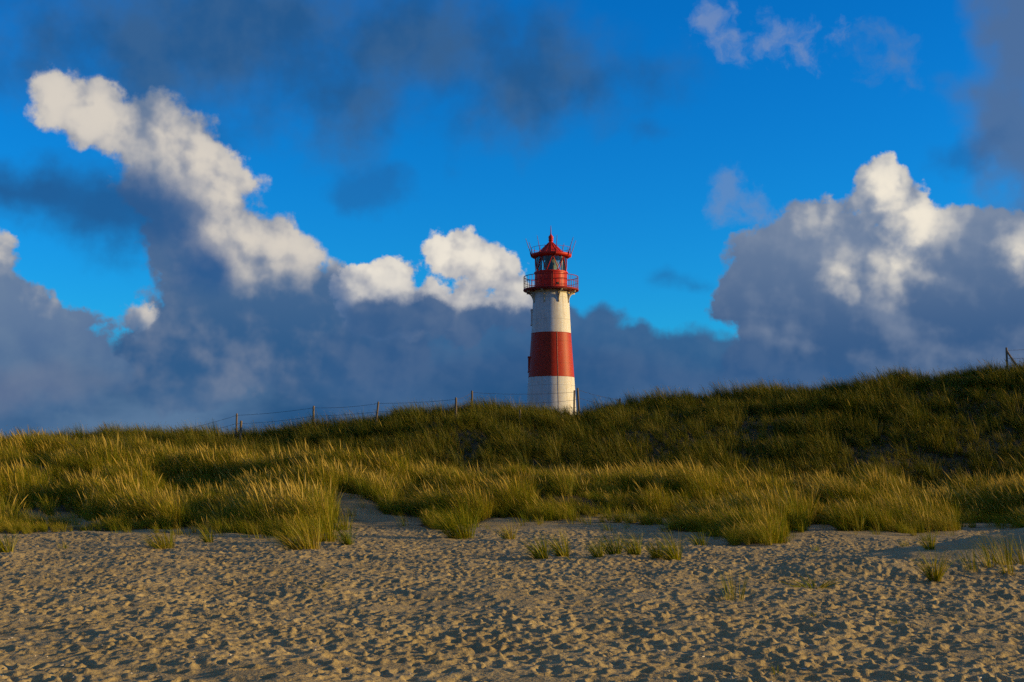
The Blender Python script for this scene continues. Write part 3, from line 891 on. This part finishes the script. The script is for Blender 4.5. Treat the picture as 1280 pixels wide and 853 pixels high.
for k in range(8):
    a0 = off + k * math.pi / 4; am = a0 - R(22.5); ap = a0 + R(22.5)
    for a1 in (am, ap):
        mb.tube([gp(a0 + (a1 - a0) * i / 4, ze + (zw + 0.04 - ze) * i / 4) for i in range(5)], 0.028, 6)
mb.ring(rgz + 0.02, zw + 0.05, 0.03, 64); mb.ring(rgz + 0.02, ze - 0.02, 0.04, 64)
mb.build('lantern_frame', M_ROOF, LH)
# lamp and lens inside
mb = MB(); mb.lathe([(0.26, zf), (0.26, zw - 0.1), (0.36, zw - 0.06), (0.36, zw)], 24); mb.build('lamp_pedestal', M_BRASS, LH, True)
prof = []
for i in range(25):
    t = i / 24; z = zw + 0.02 + t * (ze - zw - 0.12); r0 = 0.22 + 0.26 * math.sin(math.pi * t) ** 0.7
    prof += [(r0, z), (r0 + 0.03, z + 0.012)]
mb = MB(); mb.lathe(prof, 32); lens = mb.build('lens', M_LENS, LH)
mb = MB()
for k in range(4):
    a = R(20 + 90 * k)
    mb.tube([(0.53 * math.cos(a), 0.53 * math.sin(a), zw), (0.53 * math.cos(a), 0.53 * math.sin(a), ze - 0.08)], 0.035, 6)
mb.ring(0.53, ze - 0.08, 0.03, 32); mb.ring(0.53, zw + 0.02, 0.03, 32)
mb.build('lens_frame', M_BRASS, lens)
mb = MB(); mb.lathe([(rgz - 0.06, zw + 0.05), (rgz - 0.06, ze - 0.04)], 10, a0=R(-100 - 9), a1=R(-100 + 12))
mb.build('lamp_blind', M_DARK, LH, True)
# roof
re = S * 25.0
mb = MB(); mb.lathe([(rgz + 0.02, ze - 0.05), (re - 0.1, ze - 0.03), (re, ze + 0.03), (re + 0.04, ze + 0.12), (re, ze + 0.20), (re - 0.10, ze + 0.20), (re - 0.14, ze + 0.12), (S * 18, ze + 0.16)], 72)
gut = mb.build('gutter', M_ROOF, LH, True)
mb = MB()
pr = [(318.8, 20.0), (316.5, 16.4), (313, 12.6), (309.5, 9.0), (306.5, 5.8), (304, 3.3), (302.6, 2.6), (301, 2.5), (300.6, 3.3), (299.9, 3.3), (299.6, 2.0), (298.9, 2.7), (297.2, 3.25), (295.4, 2.7), (294.3, 1.5), (293.2, 0.9), (291.5, 0.62), (282.5, 0.28), (282.0, 0.0)]
zr = [Z(p) for p, _ in pr]
mb.lathe([(S * r, z) for (_, r), z in zip(pr[:7], zr[:7])], 48)
for k in range(16):
    a = 2 * math.pi * k / 16
    mb.tube([((S * r + 0.005) * math.cos(a), (S * r + 0.005) * math.sin(a), z + 0.01) for (_, r), z in zip(pr[:6], zr[:6])], 0.018, 5)
roof = mb.build('roof', M_ROOF, LH, True)
mb = MB(); mb.lathe([(S * r, z) for (_, r), z in zip(pr[6:16], zr[6:16])], 32); mb.build('ball_finial', M_ROOF, roof, True)
mb = MB(); mb.lathe([(S * r, z) for (_, r), z in zip(pr[15:], zr[15:])], 10); mb.build('spire', M_RAIL, roof, True)
mb = MB(); ro = re + 0.0
mb.ring(ro, ze + 0.62, 0.013, 64)
for k in range(16):
    a = 2 * math.pi * (k + 0.5) / 16
    mb.tube([(ro * math.cos(a), ro * math.sin(a), ze + 0.18), (ro * math.cos(a), ro * math.sin(a), ze + 0.62)], 0.012, 5)
mb.build('roof_railing', M_RAIL, LH)
for k in range(8):
    a = R(45 * k + 12)
    d = Vector((math.cos(a), math.sin(a), 0))
    mb = MB(); p0 = d * (re + 0.02) + Vector((0, 0, ze + 0.14)); p1 = d * (re + 0.42) + Vector((0, 0, ze + 1.25))
    mb.tube([p0, p0 + (p1 - p0) * 0.35, p1], [0.035, 0.024, 0.014], 6)
    mb.tube([p0 - Vector((0, 0, 0.1)), p0 + (p1 - p0) * 0.12], 0.055, 6)
    mb.build('lightning_rod', M_RAIL, LH)
# small shuttered windows on the lee side, conductor cable
for py, h in ((397, 0.95), (456, 0.95)):
    r0 = rad(py)
    mb = MB(); mb.box((-(r0 - 0.04), 0.15, Z(py)), (0.20, 0.75, h)); mb.box((-(r0 - 0.03), 0.15, Z(py) + h / 2 + 0.04), (0.26, 0.86, 0.08)); mb.box((-(r0 - 0.02), 0.15, Z(py) - h / 2 - 0.03), (0.24, 0.84, 0.06))
    w_ = mb.build('window', M_WHITE if py < 417 else M_RED, LH)
    mb = MB(); mb.box((-(r0 + 0.065), 0.15, Z(py)), (0.02, 0.58, h - 0.16)); mb.build('window_pane', M_DARK, w_)
a = R(-90 + 15); mb = MB()
mb.tube([((rad(p) + 0.012) * math.cos(a), (rad(p) + 0.012) * math.sin(a), Z(p)) for p in (417, 440, 472, 505, 530)], 0.008, 6)
mb.build('conductor_cable', M_CREAM, LH)
# ------------------------------------------------------------------ fences on the ridge
def wood_material():
    m, nt, b = material('weathered_wood'); L = nt.links.new
    tc = nd(nt, 'ShaderNodeTexCoord'); mp = nd(nt, 'ShaderNodeMapping'); mp.inputs['Scale'].default_value = (20, 20, 1.5); L(tc.outputs['Object'], mp.inputs[0])
    n1 = nd(nt, 'ShaderNodeTexNoise'); n1.inputs['Scale'].default_value = 2; n1.inputs['Detail'].default_value = 5; L(mp.outputs[0], n1.inputs['Vector'])
    L(ramp(nt, n1.outputs['Fac'], [(0.3, (0.10, 0.075, 0.05)), (0.7, (0.26, 0.20, 0.13))]), b.inputs['Base Color']); b.inputs['Roughness'].default_value = 0.9
    return m
M_WOOD = wood_material()
m_, nt_, b_ = material('rusty_wire'); b_.inputs['Base Color'].default_value = (0.055, 0.04, 0.035, 1); b_.inputs['Roughness'].default_value = 0.7
M_WIRE = m_

def post(root, px, py_top, Y, r=0.06, tilt=0.0, tilty=0.0):
    r *= 0.85
    top = at(px, py_top, Y); zg = hz(top.x, Y) - 0.35
    H = top.z - zg
    mb = MB()
    mb.tube([(0, 0, 0), (0, 0, H - 0.05), (0, 0, H)], [r * 1.05, r, r * 0.75], 9)
    o = mb.build('fence_post', M_WOOD, root)
    base = Vector((top.x - math.sin(tilt) * H, Y, zg))
    o.location = base - root.location
    o.rotation_euler = (tilty, tilt, 0)
    return top, base

def wire(root, pts, sag, r=0.0075):
    mb = MB(); out = []
    for i in range(len(pts) - 1):
        a, b = pts[i], pts[i + 1]; n = 10; s = sag * (b - a).length * random.uniform(0.5, 1.4)
        for k in range(n + (i == len(pts) - 2)):
            t = k / n
            out.append(a.lerp(b, t) - Vector((0, 0, 4 * s * t * (1 - t))) - root.location)
    mb.tube(out, r, 5, cap=False)
    return mb.build('wire', M_WIRE, root)

F1 = empty('wire_fence', at(570, 524, 63))
tag(F1, 'long wire fence on leaning wooden posts along the ridge left of the lighthouse', 'fence')
P = []
for px, py, Y, r, tl in ((215, 537, 66.5, .055, 0), (296, 517, 65.6, .055, 0.0), (392, 507.5, 65.0, .062, 0.0), (473, 502, 64.6, .058, 0.10), (570, 497, 63.6, .062, 0.0), (590, 488.5, 66.0, .062, 0.0), (718, 488, 66.6, .058, 0.02), (722, 485, 67.2, .065, -0.05), (775, 498, 68.5, .058, 0)):
    P.append(post(F1, px, py, Y, r, tl)[0])
post(F1, 301.5, 526, 65.0, .075, 0.03)
post(F1, 650, 512, 62.4, .055, 0.0)
def low(v, d): return v - Vector((0, 0, d))
wire(F1, [low(p, 0.10) for p in P], 0.022)
wire(F1, [low(p, 0.52) for p in P], 0.022)
wire(F1, [low(p, 0.92) for p in P[5:8]], 0.018)
F2 = empty('wire_fence', at(1258, 458, 66.5))
tag(F2, 'short dark wire fence with a braced corner post on the ridge crest at far right', 'fence')
t1, b1 = post(F2, 1258, 434.5, 66.5, .062, 0.0)
t2, b2 = post(F2, 1345, 428, 67.5, .058, 0.0)
t3, b3 = post(F2, 1430, 420, 69.0, .058, 0.0)
mb = MB(); foot = at(1277, 460, 66.3); foot.z = hz(foot.x, 66.3) - 0.1
mb.tube([low(t1, 0.16) - F2.location, foot - F2.location], 0.05, 8); mb.build('brace', M_WOOD, F2)
wire(F2, [low(t, 0.16) for t in (t1, t2, t3)], 0.008)
wire(F2, [low(t, 0.58) for t in (t1, t2, t3)], 0.012)

# ------------------------------------------------------------------ shell grit and straw bits washed up in the nearest sand
mb = MB(); br = np.random.default_rng(3)
for i in range(900):
    y = 8.8 + br.random() ** 1.8 * 6.5; x = br.uniform(-0.45, 0.45) * y
    if br.random() > 0.35 + 1.5 * float(fbm(np.array([x / 1.2]), np.array([y / 1.2 + 5]), 2)[0]): continue
    z = hz(x, y); s = br.uniform(0.006, 0.016); a = br.uniform(0, 6.28)
    rot = Matrix.Rotation(a, 3, 'Z') @ Matrix.Rotation(br.uniform(-0.7, 0.7), 3, 'X')
    k = 5; ring = [rot @ Vector((s * math.cos(2 * math.pi * j / k) * (1 if i % 3 else 2.2), s * 0.8 * math.sin(2 * math.pi * j / k), 0)) + Vector((x, y, z + 0.003)) for j in range(k)]
    top = rot @ Vector((0, 0, s * 0.6)) + Vector((x, y, z + 0.003))
    mb.add(ring + [top], [(j, (j + 1) % k, k) for j in range(k)])
m_, nt_, b_ = material('shell_grit'); b_.inputs['Base Color'].default_value = (0.62, 0.52, 0.36, 1); b_.inputs['Roughness'].default_value = 0.5
o = mb.build('shell_grit', m_)
tag(o, 'pale shell fragments and straw bits strewn over the nearest trampled sand', 'shell grit', kind='stuff')
